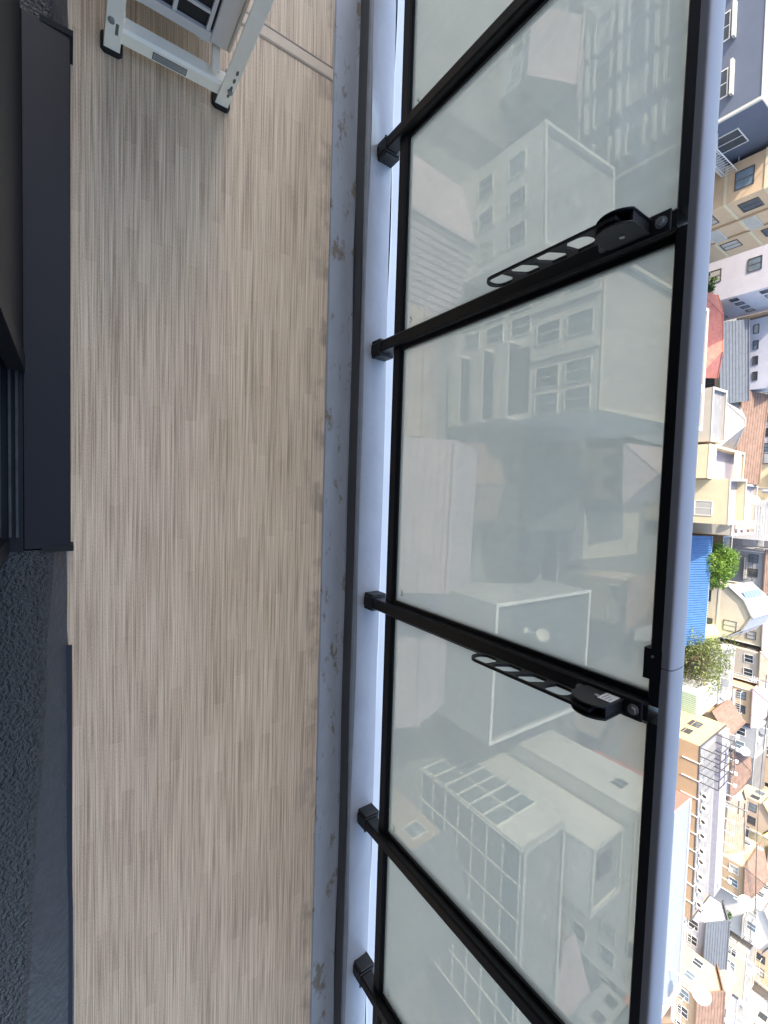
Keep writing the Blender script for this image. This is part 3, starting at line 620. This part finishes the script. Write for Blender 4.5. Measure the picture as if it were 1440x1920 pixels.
# --- blue shed
bs = thing('blue_shed', 'long shed with corrugated bright blue metal roof and white gutter', 'shed', (4.6, 61.8, G), R(-1.5))
obj('wall', MB().prism([(0, 0), (7.2, 0), (7.2, 4.9), (0, 3.2)], 0, 13.8, 'x'), W_GREY, bs)
rb = MB(); nR = 46; Lx = 14.3; pr_ = []
for k in range(nR):
    x = k * Lx / nR; s_ = Lx / nR
    pr_ += [(x, 0), (x + s_ * .45, 0), (x + s_ * .55, .11), (x + s_ * .9, .11)]
pr_.append((Lx, 0)); n_ = len(pr_)
for (y, z) in ((-.35, 3.25), (3.6, 4.16), (7.5, 5.08)):
    for x, dz in pr_: rb.v.append((x - .25, y, z + dz))
for j in range(2):
    for i in range(n_ - 1): rb.f.append((j * n_ + i, j * n_ + i + 1, (j + 1) * n_ + i + 1, (j + 1) * n_ + i))
obj('corrugated_roof', rb, ROOFM['blue metal'], bs)
obj('gutter', MB().box(-.25, 14.05, 7.48, 7.62, 4.98, 5.1), M_RAILW, bs)
obj('skylight_strip', MB().box(.2, 8.4, .35, 1.25, 3.42, 3.56), W_LILAC, bs)
FOOT.append((11.5, 65.4, 14.4, 8))
# --- gambrel house and neighbours
gm = building('house', 'beige house with gambrel roof, solar panels and gable windows', 'house', (11.9, 75.2), -2, 6.9, 9.0, -20.9, W_BEIGE, 'gambrel', ROOFM['pale grey'], 3.0, .3, 'y', wins=[('front', 4.6, -.2, 1.3, 1.4), ('front', 4.8, -3.0, 1.3, 1.4), ('front', .8, -2.6, 1.5, .6), ('left', 2, -2.4, 1.4, 1.3)], kind='d')
bpart(gm, 'floor_band', MB().box(-.05, 6.95, -.08, 0, 4.3, 4.5), M_WALLTOP)
for k in range(6):
    b = MB(); y = 1.0 + k * 1.2; b.add([(.45, y, 6.75), (1.55, y, 7.45), (1.55, y + 1.1, 7.45), (.45, y + 1.1, 6.75), (.45, y, 6.68), (1.55, y, 7.38), (1.55, y + 1.1, 7.38), (.45, y + 1.1, 6.68)], [(0, 1, 2, 3), (4, 7, 6, 5), (0, 4, 5, 1), (1, 5, 6, 2), (2, 6, 7, 3), (3, 7, 4, 0)])
    bpart(gm, 'solar_panel', b, M_SOLAR)
    b2 = MB(); b2.v = [(6.9 - v[0], v[1], v[2]) for v in b.v]; b2.f = b.f; bpart(gm, 'solar_panel', b2, M_SOLAR)
lm = building('shed', 'narrow shed with lime green roof and white box on its end', 'shed', (17.0, 69.8), -6, 2.2, 5.0, -22.2, W_LIME, 'gable', ROOFM['lime painted'], .9, .2, 'y')
bpart(lm, 'white_box', MB().box(.3, 1.9, -1.2, -.02, 2.0, 4.3), W_WHITE)
mn = building('storage_hut', 'mint green ribbed storage hut with bright white flat roof', 'hut', (24.6, 65.2), 4, 3.2, 6.5, -20.4, W_MINT, parapet=0, deck=W_WHITE, left=W_WHITE)
for k in range(12): bpart(mn, 'rib', MB().box(.1 + k * .26, .16 + k * .26, -.06, 0, .2, 5.9), W_MINT)
# --- orange building with yellow side
og = building('building', 'long orange building with yellow end wall, grey roof terrace and fan units', 'building', (27.6, 58.2), 2.2, 21, 7.8, -17.6, W_ORANGE, parapet=.12, left=W_YELLOW, wins=[('left', 2.2, -2.6, 1.5, 1.1), ('left', 4.9, -2.4, 1.2, .8)], kind='d', deck=mat('deck_grey_slabs', (.25, .24, .25), .8, 0, .1, .7), coping=M_FRAMED)
for k in range(5): bpart(og, 'wall_batten', MB().box(-.045, -.0205, 0, 7.8, .4 + k * 2.0, .46 + k * 2.0), W_ORANGE)
for i in range(16):
    for j in range(3): bpart(og, 'paving_slab', MB().box(1.2 + i * 1.22, 2.38 + i * 1.22, .35 + j * 1.5, 1.79 + j * 1.5, 8.735, 8.77), M_CONC)
for k in range(9): bpart(og, 'white_pipe', MB().tube([(2.0 + k * 2.1, -.06, 7.2), (2.0 + k * 2.1, -.06, 8.95), (2.0 + k * 2.1, .7, 8.95), (2.0 + k * 2.1, .8, 8.75)], .06, 6), M_PIPEW)
bpart(og, 'rear_parapet', MB().box(.2, 20.8, 5.3, 7.6, 8.72, 9.3), mat('lilac_parapet', (.27, .255, .27), .8))
for k in range(13): bpart(og, 'lamp_post', MB().tube([(1 + 1.55 * k, 7.9, 8.0), (1 + 1.55 * k, 7.9, 9.9)], .04, 5).box(.85 + 1.55 * k, 1.15 + 1.55 * k, 7.75, 8.05, 9.9, 10.2), M_PIPEW)
pg = MB()
for x in np.linspace(.3, 4.3, 5): pg.box(x - .04, x + .04, .3, 5, 10.6, 10.68).box(x - .04, x + .04, .28, .36, 8.7, 10.6).box(x - .04, x + .04, 4.9, 4.98, 8.7, 10.6)
for y in np.linspace(.33, 4.94, 4): pg.box(.3, 4.3, y - .03, y + .03, 10.68, 10.74)
bpart(og, 'pergola', pg, M_FRAMED)
def roof_unit(loc, rz, label, par_group):
    t = thing('fan_unit', label, 'fan unit', loc, rz, par_group)
    obj('casing', MB().box(-.42, .42, -.16, .16, .06, .68), W_WHITE, t)
    ring = MB(); N = 20
    for k in range(N):
        a = 2 * math.pi * k / N
        for r_, y in ((.27, -.161), (.25, -.185), (.22, -.161)): ring.v.append((-.08 + r_ * math.cos(a), y, .37 + r_ * math.sin(a)))
    for k in range(N):
        for j in range(2): ring.f.append((3 * k + j, 3 * ((k + 1) % N) + j, 3 * ((k + 1) % N) + j + 1, 3 * k + j + 1))
    obj('fan_ring', ring, M_IVORY, t)
    obj('fan_opening', MB().prism([(-.08 + .22 * math.cos(2 * math.pi * k / N), .37 + .22 * math.sin(2 * math.pi * k / N)) for k in range(N)], -.166, -.161, 'y'), M_FRAMED, t)
    for x in (-.3, .3): obj('foot', MB().box(x - .05, x + .05, -.2, .2, 0, .06), M_FRAMED, t)
for k in range(9):
    x = 6.2 + k * 1.65 + random.uniform(-.2, .2); a = R(2.2)
    roof_unit((27.6 + x * math.cos(a) - 1.3 * math.sin(a), 58.2 + x * math.sin(a) + 1.3 * math.cos(a), -17.6 + .07), a, 'white fan unit standing in the row on the orange building roof', 'fan units on the orange roof terrace')
gr = building('building', 'big building with smooth pale grey flat roof and salmon red end wall', 'building', (28.7, 44.4), 0, 19.5, 4.9, -15.0, W_WHITE, parapet=0, left=W_RED, deck=mat('deck_pale', (.215, .225, .22), .6, 0, .06, .5), wins=[('front', 1 + 2.6 * k, z, 1.6, 1.3) for k in range(7) for z in (3.0, 6.0, 8.6)])
bpart(gr, 'end_kerb', MB().box(18.9, 19.5, 0, 4.9, 11.3, 11.55), M_WALLTOP)
bpart(gr, 'roof_edge', MB().box(0, 18.9, 4.62, 4.9, 11.3, 11.42), W_GREY)

# --- buildings seen through the glass
av = building('apartment_block', 'white apartment block with louvred balcony fronts and tall windows', 'building', (-15.2, 26.7), 1, 9.7, 15.6, -13.9, W_WHITE, parapet=.3, deck=mat('deck_grey', (.33, .29, .25), .85, 0, .12, .5), coping=W_BEIGE)
for i, z in enumerate((.6, 3.0, 5.4)):
    bpart(av, 'balcony_slab', MB().box(4.2, 9.7, -1.1, 0, z - .25, z - .05), M_WALLTOP)
    for k in range(9): bpart(av, 'louvre', MB().box(4.3, 9.6, -1.12, -1.04, z + k * .13, z + .07 + k * .13), W_WHITE)
    for x in (4.2, 9.55): bpart(av, 'balcony_side', MB().box(x, x + .14, -1.1, -.02, z - .04, z + 1.2), W_WHITE)
    bpart(av, 'dark_recess', MB().box(4.6, 9.2, -.03, -.004, z + .1, z + 2.1), M_PANE)
for z in (8.1, 10.4):
    for x in (.7, 3.4, 6.4, 8.2): window(av, 'front', 9.7, 15.6, x, z, 1.3, 1.7)
for z in (1, 3.4, 5.8):
    for x in (.6, 2.4): window(av, 'front', 9.7, 15.6, x, z, 1.2, 1.6)
for x in (2.1, 5.4): bpart(av, 'pilaster', MB().box(x, x + .4, -.16, 0, 7.7, 12.6), W_WHITE)
bv = building('house', 'clapboard sided white building left of the louvred apartment block', 'building', (-25.6, 26.6), 4, 8.0, 9.0, -18.6, W_WHITE, parapet=.3, wins=[('front', 1 + 2.4 * k, z, 1.3, 1.4) for k in range(3) for z in (2, 5)])
for k in range(15): bpart(bv, 'clapboard', MB().box(8.004, 8.06, .1, 8.9, .3 + k * .48, .74 + k * .48), W_WHITE)
cw = building('curtain_wall_block', 'block with gridded glass front and white mullions', 'building', (23.45, 24.6), 0, 15, 4.6, -16.0, W_GREY, parapet=.2)
M_GLZ = mat('glazing', (.13, .155, .16), .15, 0, .2, .4, spec=.7)
bpart(cw, 'glazing', MB().box(.15, 14.85, -.03, -.004, .2, 10.1), M_GLZ)
for x in np.linspace(0, 14.9, 7): bpart(cw, 'mullion', MB().box(x, x + .09, -.12, -.031, 0, 10.4), M_RAILW)
for z in np.linspace(.1, 10.2, 8): bpart(cw, 'transom', MB().box(0, 15, -.10, -.032, z, z + .09), M_RAILW)
bpart(cw, 'end_glazing', MB().box(-.03, -.004, .1, 4.5, .2, 8.0), M_GLZ)
bpart(cw, 'end_panel', MB().box(-.05, -.004, .05, 4.55, 8.05, 10.2), W_WHITE)
for y_ in (.0, 2.25, 4.5): bpart(cw, 'mullion', MB().box(-.14, -.031, y_, y_ + .1, 0, 10.4), M_RAILW)
for z in np.linspace(.1, 8.0, 7): bpart(cw, 'transom', MB().box(-.13, -.032, .1, 4.5, z, z + .1), M_RAILW)
g1 = building('building', 'stepped white concrete building with roof pipes behind the gridded glass block', 'building', (23.0, 34.2), 0, 10, 4.8, -13.5, W_WHITE, parapet=.2, wins=[('front', 2 + 3 * k, z, 1.4, 1.5) for k in range(3) for z in (2, 5, 8)] + [('left', 2, -2.6, 1.2, 1.0)])
for y in (.7, 4.2): bpart(g1, 'roof_pipe', MB().tube([(.1, y, 13.1), (9.6, y, 13.1)], .09, 6), M_PIPEW)
bpart(g1, 'roof_hatch', MB().box(1.5, 3.2, 1.2, 3.2, 12.85, 13.7), W_WHITE)
g2 = building('building', 'small white stair tower with dark roof opening in front of the stepped building', 'building', (24.4, 29.8), 0, 5.0, 4.0, -14.2, W_WHITE, parapet=.25, left=W_WHITE)
bpart(g2, 'roof_opening', MB().box(1.2, 2.8, 1, 2.8, 12.14, 12.3), M_FRAMED)
e1 = building('warehouse', 'low warehouse with grey seamed roof and white coping', 'warehouse', (8.0, 25.6), -1, 10.5, 12.5, -20.2, W_GREY, parapet=.35, deck=ROOFM['slate grey'], coping=M_RAILW)
for k in range(20): bpart(e1, 'roof_seam', MB().box(.6 + k * .5, .64 + k * .5, .25, 12.25, 6.12, 6.19), ROOFM['slate grey'])
cs = building('shed', 'low shed with brown corrugated roof between white apartment block and warehouse', 'shed', (-3.4, 21.6), 3, 5.4, 6.0, -22.4, W_BROWNW, 'gable', ROOFM['brown tiled'], .8, .3, 'y')
pv = struct('paved_yard', MB().box(1.8, 7.0, 45.0, 60.0, G + .002, G + .02), mat('sunlit_yard', (.40, .36, .29), .85, 0, .1, .5))  # pale colour paints in the sunlit patch on the ground here

# --- fill: the rest of the town in rows
WN = [('cream', W_CREAM), ('white', W_WHITE), ('beige', W_BEIGE), ('grey', W_GREY), ('tan', W_TAN), ('peach', W_PEACH), ('lilac white', W_LILAC)]
RN = list(ROOFM.items()); RW = [6, 4, 2, 4, 0, 0, 4, .8, 3]
def clash(cx, cy, w, d):
    for fx, fy, fw, fd in FOOT:
        if abs(cx - fx) < (w + fw) / 2 + .5 and abs(cy - fy) < (d + fd) / 2 + .5: return True
    for x0, x1, y0, y1 in ((-90, 130, 39.6, 43.0), (-90, 130, 79.0, 83.0), (-90, 140, 110, 114), (19.3, 22.6, 20, 39.4), (-30.5, -27.5, 5, 39.4), (52, 55.5, 43.2, 78.8), (1.8, 7.0, 45, 60)):
        if cx + w / 2 > x0 and cx - w / 2 < x1 and cy + d / 2 > y0 and cy - d / 2 < y1: return True
    for tx, ty in ((8.6, 71.6), (21.3, 69.4), (59.5, 110)):
        if abs(cx - tx) < w / 2 + 1.6 and abs(cy - ty) < d / 2 + 1.6: return True
    return False
LANDM = [(-39, 49, 'navy block'), (-29, 55, 'peach house'), (-29, 70, 'white rendered house'), (-20, 77, 'lilac white gable'), (-19, 61, 'red hipped roof'), (-10, 63, 'beige flat roof'), (-9, 77, 'brown ribbed roof'),
 (-5, 66, 'sunken lilac terrace'), (1, 73, 'rose terrace'), (2, 87, 'clapboard house'), (11, 65, 'blue shed'), (8.6, 71.6, 'bright green tree'), (15, 80, 'gambrel house'), (21, 69, 'olive tree'), (26, 68, 'mint hut'), (31, 62, 'yellow end wall'),
 (45, 62, 'orange roof terrace'), (38, 47, 'pale grey roof'), (-10, 35, 'louvred apartment block'), (-21, 31, 'clapboard sided building'), (30, 26, 'gridded glass block'), (28, 36, 'stepped white building'), (13, 32, 'grey seamed warehouse'), (-1, 24, 'brown corrugated shed'),
 (59.5, 110, 'round yellow green tree'), (66, 84, 'dark tree by the far road'), (39, 70, 'pole behind the orange terrace'), (24, 78, 'pole behind the mint hut'), (-27, 78, 'pole behind the white houses'), (56, 96, 'side street utility pole'), (70, 109, 'utility pole by the farthest road'),
 (53, 60, 'side street'), (-45, 81, 'road beyond the navy block'), (90, 112, 'end of the farthest road'), (0, 112, 'farthest road'), (-50, 112, 'road end past the white houses'), (-28, 15, 'narrow near lane'), (21, 15, 'warehouse lane')]
y = 14.0; nfill = 0
while y < 140:
    x = -1.02 * y - 8 + random.uniform(0, 4)
    while x < 1.12 * y + 10:
        w_ = random.uniform(4.6, 8.2); d_ = random.uniform(4.8, 7.6)
        cx, cy = x + w_ / 2, y + d_ / 2 + random.uniform(-1, 1)
        if not clash(cx, cy, w_, d_):
            wn, wmt = random.choice(WN if y > 58 else [WN[2], WN[3], WN[4]]); rn, rmt = random.choices(RN, [9, 1, 1.0, .8, 0, 0, 5, 2.2, 4] if (x > 34 and y > 55) else RW if y > 58 else [4, 5, 0, 3, 0, 0, 2, 0, 4])[0]
            top = G + random.choice([3.2, 5.6, 5.8, 6.2, 6.4, 8.5])
            rs = random.uniform(1.2, 2.2)
            if cy < 62: top = min(top, max(G + 2.6, 1.72 - .40 * (cy + d_ / 2) - rs))
            ax = random.choice('xy'); kind = random.choice(['gable', 'gable', 'gable', 'hip', 'flat'] if y > 45 else ['gable'])
            side = 'left' if cx > 0 else 'right'
            z0 = top - G - 2.1
            ws = [('front', .7 + k * 2.3, z0, 1.2, 1.1) for k in range(int((w_ - 1.5) / 2.3) + 1) if .7 + k * 2.3 + 1.3 < w_]
            ws += [(side, .8 + k * 2.6, z0, 1.1, 1.0) for k in range(2) if .8 + k * 2.6 + 1.2 < d_]
            sc = w_ * d_
            rt = {'gable': 'gabled', 'hip': 'hipped', 'flat': 'flat-roofed'}[kind]
            st_ = {3.2: 'single-storey ', 8.5: 'three-storey '}.get(round(top - G, 1), '')
            near = min(LANDM, key=lambda q: (q[0] - cx) ** 2 + (q[1] - cy) ** 2)[2]
            lab = f'{st_}{wn} {rt} house' + (f' with {rn} roof' if kind != 'flat' else ' with pale coping') + ' near the ' + near
            if len(lab.split()) > 16: lab = lab.replace(' with pale coping', '').replace('single-storey ', 'low ')
            lab = ' '.join(lab.split()[:16])
            t_ = building('house', lab, 'house', (x, cy - d_ / 2), random.uniform(-5, 5), w_, d_, top, wmt, kind, rmt, rs, .4, ax, .4, ws, random.choice('wd'), group=f'{wn} {rt} houses {rn if kind != "flat" else "flat"}')
            nfill += 1
            if y > 50:
                hh = top - G; c_ = random.random
                if c_() < .6:
                    xa = random.uniform(.8, w_ - .8); mb_ = MB().tube([(xa, d_ / 2, hh + .5), (xa, d_ / 2, hh + 4.2)], .025, 4)
                    for q in range(4): mb_.box(xa - .5 + .06 * q, xa + .5 - .06 * q, d_ / 2 - .012, d_ / 2 + .012, hh + 3.2 + q * .26, hh + 3.23 + q * .26)
                    obj('aerial', mb_, M_PIPEW, t_)
                if c_() < .5 and w_ > 5.5:
                    x0_ = random.uniform(.3, w_ - 4.2); obj('balcony_slab', MB().box(x0_, x0_ + 3.6, -1.0, 0, hh - 2.5, hh - 2.35), M_WALLTOP, t_)
                    obj('balcony_rail', railing_mb(x0_, x0_ + 3.6, -.97, 0, hh - 2.35, 1.0, 10), random.choice([M_RAILW, M_FRAMED, M_SHUT]), t_)
                if c_() < .6:
                    xs = random.choice([.12, w_ - .2]); obj('downpipe', MB().box(xs, xs + .09, -.1, 0, 0, hh - .2), random.choice([M_PIPEW, M_FRAMED]), t_)
                if c_() < .45:
                    xl = random.uniform(0, w_ - 2.6); obj('lean_to', MB().prism([(-1.6, 0), (0, 0), (0, 2.9), (-1.6, 2.3)], xl, xl + 2.5, 'x'), random.choice([W_GREY, W_TAN, W_WHITE, W_BROWNW]), t_)
                if kind == 'flat':
                    for q in range(3): xb, yb = random.uniform(.4, w_ - 1.4), random.uniform(.4, d_ - 1.4); obj('roof_box', MB().box(xb, xb + random.uniform(.5, 1), yb, yb + .6, hh + .03, hh + random.uniform(.5, 1.3)), random.choice([W_WHITE, W_GREY, M_PIPEW]), t_)
            elif kind == 'flat':
                hh = top - G
                for q in range(4): xb, yb = random.uniform(.4, w_ - 1.4), random.uniform(.4, d_ - 1.4); obj('roof_box', MB().box(xb, xb + random.uniform(.5, 1), yb, yb + .6, hh + .03, hh + random.uniform(.5, 1.3)), random.choice([W_WHITE, W_GREY, M_PIPEW]), t_)
        x += w_ + random.uniform(.4, 1.6)
    y += random.uniform(7.9, 8.9)

# ------------------------------------------------------------------ trees
def leaf_mat(name, a, b):
    M = bpy.data.materials.new(name); M.use_nodes = True; t = M.node_tree; p = t.nodes['Principled BSDF']; p.inputs['Roughness'].default_value = .55
    g = t.nodes.new('ShaderNodeNewGeometry'); r = t.nodes.new('ShaderNodeValToRGB'); r.color_ramp.elements[0].color = a + (1,); r.color_ramp.elements[1].color = b + (1,)
    t.links.new(g.outputs['Random Per Island'], r.inputs[0]); t.links.new(r.outputs[0], p.inputs['Base Color'])
    tl = t.nodes.new('ShaderNodeBsdfTranslucent'); t.links.new(r.outputs[0], tl.inputs[0]); mx = t.nodes.new('ShaderNodeMixShader'); mx.inputs[0].default_value = .35
    t.links.new(p.outputs[0], mx.inputs[1]); t.links.new(tl.outputs[0], mx.inputs[2]); t.links.new(mx.outputs[0], t.nodes['Material Output'].inputs[0])
    return M
L1 = leaf_mat('leaf_bright', (.07, .15, .02), (.20, .30, .04)); L2 = leaf_mat('leaf_olive', (.08, .12, .03), (.24, .25, .08)); L3 = leaf_mat('leaf_dark', (.03, .07, .015), (.08, .14, .03))
BARK = mat('bark', (.14, .10, .07), .9, 0, .3, 4)
def tree(loc, H, r, n, lm_, label, leaf=.22, clumps=26, bare=.0, flat=.8, seed=1):
    rr = np.random.default_rng(seed); t = thing('tree', label, 'tree', loc)
    tr = MB(); tr.tube([(0, 0, 0), (.1, .05, H * .3), (.05, .1, H * .55), (0, 0, H * .75)], .2, 8, .07)
    obj('trunk', tr, BARK, t)
    lb = MB(); cs_ = []
    for k in range(clumps):
        v = rr.normal(size=3); v /= np.linalg.norm(v); q = v * r * rr.uniform(.35, 1.0) ** .6; q[2] *= flat; q[2] += H - r * flat
        cs_.append((q, rr.uniform(.22, .42) * r))
        if k % 2 == 0 or bare: 
            s_ = np.array([0, 0, H * rr.uniform(.35, .7)]); mid = (s_ + q) / 2 + rr.normal(size=3) * .2; lb.tube([tuple(s_), tuple(mid), tuple(q)], .07, 5, .02)
    obj('limbs', lb, BARK, t)
    per = n // clumps; V = []; 
    for q, cr in cs_:
        d = rr.normal(size=(per, 3)); d /= np.linalg.norm(d, axis=1)[:, None]
        p = q + d * (cr * rr.uniform(.3, 1, (per, 1)) ** .5)
        a = rr.normal(size=(per, 3)); a /= np.linalg.norm(a, axis=1)[:, None]; b = np.cross(a, rr.normal(size=(per, 3))); b /= np.linalg.norm(b, axis=1)[:, None]
        s1_ = leaf * rr.uniform(.6, 1.3, (per, 1)); s2_ = s1_ * .5
        V.append(np.stack([p - a * s1_, p - b * s2_, p + a * s1_, p + b * s2_], 1).reshape(-1, 3))
    V = np.concatenate(V); me = bpy.data.meshes.new('crown'); me.from_pydata(V.tolist(), [], [(4 * i, 4 * i + 1, 4 * i + 2, 4 * i + 3) for i in range(len(V) // 4)])
    obj('crown', me, lm_, t)
tree((8.6, 71.6, G), 7.2, 3.1, 9000, L1, 'bright green leafy tree beside the blue corrugated roof', .16, 38, seed=3)
tree((21.3, 69.4, G), 7.8, 4.4, 8200, L2, 'sparse olive tree with bare branches between blue shed and mint hut', .15, 48, bare=1, seed=5)
tree((59.5, 110, G), 7.5, 3.2, 2200, L1, 'round yellow green tree behind the orange building', .26, 22, seed=8)
for k, (x, y_, h_, r_) in enumerate(((-26.2, 62.5, 6, 1.5), (40.5, 73.5, 5.5, 1.6), (66, 84.6, 5.5, 1.8), (-7.4, 40, 5, 1.6))):
    tree((x, y_, G), h_, r_, 1000, L3, ['dark green shrub-like tree squeezed beside the peach house', 'small dark tree behind the orange building terrace', 'small dark tree by the far road', 'small dark tree beside the near road'][k], .2, 14, seed=20 + k)

# ------------------------------------------------------------------ dishes on masts, utility poles, cables
def dish(loc, mast, r, yaw, label):
    t = thing('dish_antenna', label, 'dish antenna', loc)
    obj('mast', MB().tube([(0, 0, 0), (0, 0, mast)], .05, 6).box(-.2, .2, -.2, .2, 0, .12), M_PIPEW, t)
    b = MB(); N = 24; rings = 5; ax_ = Vector((math.cos(yaw), math.sin(yaw), .55)).normalized(); u = ax_.cross(Vector((0, 0, 1))).normalized(); v = u.cross(ax_); c = Vector((0, 0, mast)) + ax_ * .25
    for sgn in (0, .03):
        for j in range(rings + 1):
            rr_ = r * j / rings
            for k in range(N): a = 2 * math.pi * k / N; b.v.append(tuple(c + u * rr_ * math.cos(a) + v * rr_ * math.sin(a) + ax_ * (rr_ * rr_ / r * .28 - sgn)))
    for s_ in (0, 1):
        o_ = s_ * (rings + 1) * N
        for j in range(rings):
            for k in range(N): b.f.append((o_ + j * N + k, o_ + j * N + (k + 1) % N, o_ + (j + 1) * N + (k + 1) % N, o_ + (j + 1) * N + k))
    for k in range(N): b.f.append((rings * N + k, rings * N + (k + 1) % N, (2 * rings + 1) * N + (k + 1) % N, (2 * rings + 1) * N + k))
    obj('reflector', b, W_WHITE, t, True)
    tip = c + ax_ * r * 1.1
    obj('feed_arm', MB().tube([tuple(c - v * r * .95 + ax_ * .2), tuple(tip)], .03, 5).tube([tuple(tip), tuple(tip + ax_ * .2)], .09, 8), M_PIPEW, t)
DY = -2.0
dish((44.2, 46.6, -15 + .02), 2.6, .75, DY, 'white dish antenna on tall mast standing on the pale grey roof')
dish((47.0, 65.2, -17.6 + .72), 2.6, .8, DY, 'white dish antenna on mast at the rear of the orange terrace')
dish((29.2, 65.0, -17.6 + .72), 1.6, .5, DY, 'white dish antenna above the yellow end wall')
dish((-.2, 67.6, -19.4 + 1.9), .8, .55, DY, 'white dish antenna at the edge of the cream roof terraces')
dish((10.6, 29.5, -20.17), 1.6, .5, DY, 'white dish antenna on the low grey warehouse roof')
dish((-8.0, 37.5, -13.87), 1.4, .55, DY, 'white dish antenna on the white apartment block roof')
POL = [(39.2, 70.5), (24.4, 78.2), (-2.0, 78.4), (-27.4, 78.3), (56.4, 78.2), (70, 109.4), (19.0, 42.9), (-20, 43.3), (56.3, 96)]
PW = ['behind the orange terrace', 'at the far road behind the mint hut', 'at the far road behind the rose terrace', 'at the far road behind the white houses', 'where two roads meet behind the orange building', 'by the farthest road', 'at the near road behind the warehouse', 'at the near road behind the clapboard building', 'beyond the far road on the side street']
for (x, y_), wh in zip(POL, PW):
    t = thing('utility_pole', 'concrete utility pole with crossarms ' + wh, 'utility pole', (x, y_, G))
    obj('pole', MB().tube([(0, 0, 0), (0, 0, 10.5)], .17, 8, .11), M_CONC, t)
    for z in (9.4, 10.0): obj('crossarm', MB().box(-.9, .9, -.05, .05, z, z + .09), M_FRAMED, t)
    obj('transformer', MB().cyl((.35, 0, 7.6), .25, .8, 'z', 12), W_GREY, t)
for (a, b, nm) in ((3, 2, 'white houses to rose terrace'), (2, 1, 'rose terrace to mint hut'), (1, 4, 'mint hut to road junction'), (0, 4, 'orange terrace to road junction'), (4, 8, 'road junction to side street'), (6, 7, 'along the near road')):
    pa, pb = Vector((*POL[a], G + 10.05)), Vector((*POL[b], G + 10.05)); cb_ = MB()
    for off in (-.7, 0, .7):
        cb_.tube([tuple(pa.lerp(pb, k / 10) + Vector((off, 0, .05 - 2.0 * (k / 10) * (1 - k / 10)))) for k in range(11)], .022, 4)
    tag(obj('overhead_cable', cb_, M_FRAMED), 'sagging dark overhead cables strung from ' + nm, 'cable')
for ob in bpy.data.objects:
    if '_h' in ob: del ob['_h']
print('fill houses', nfill, 'objects', len(bpy.data.objects))
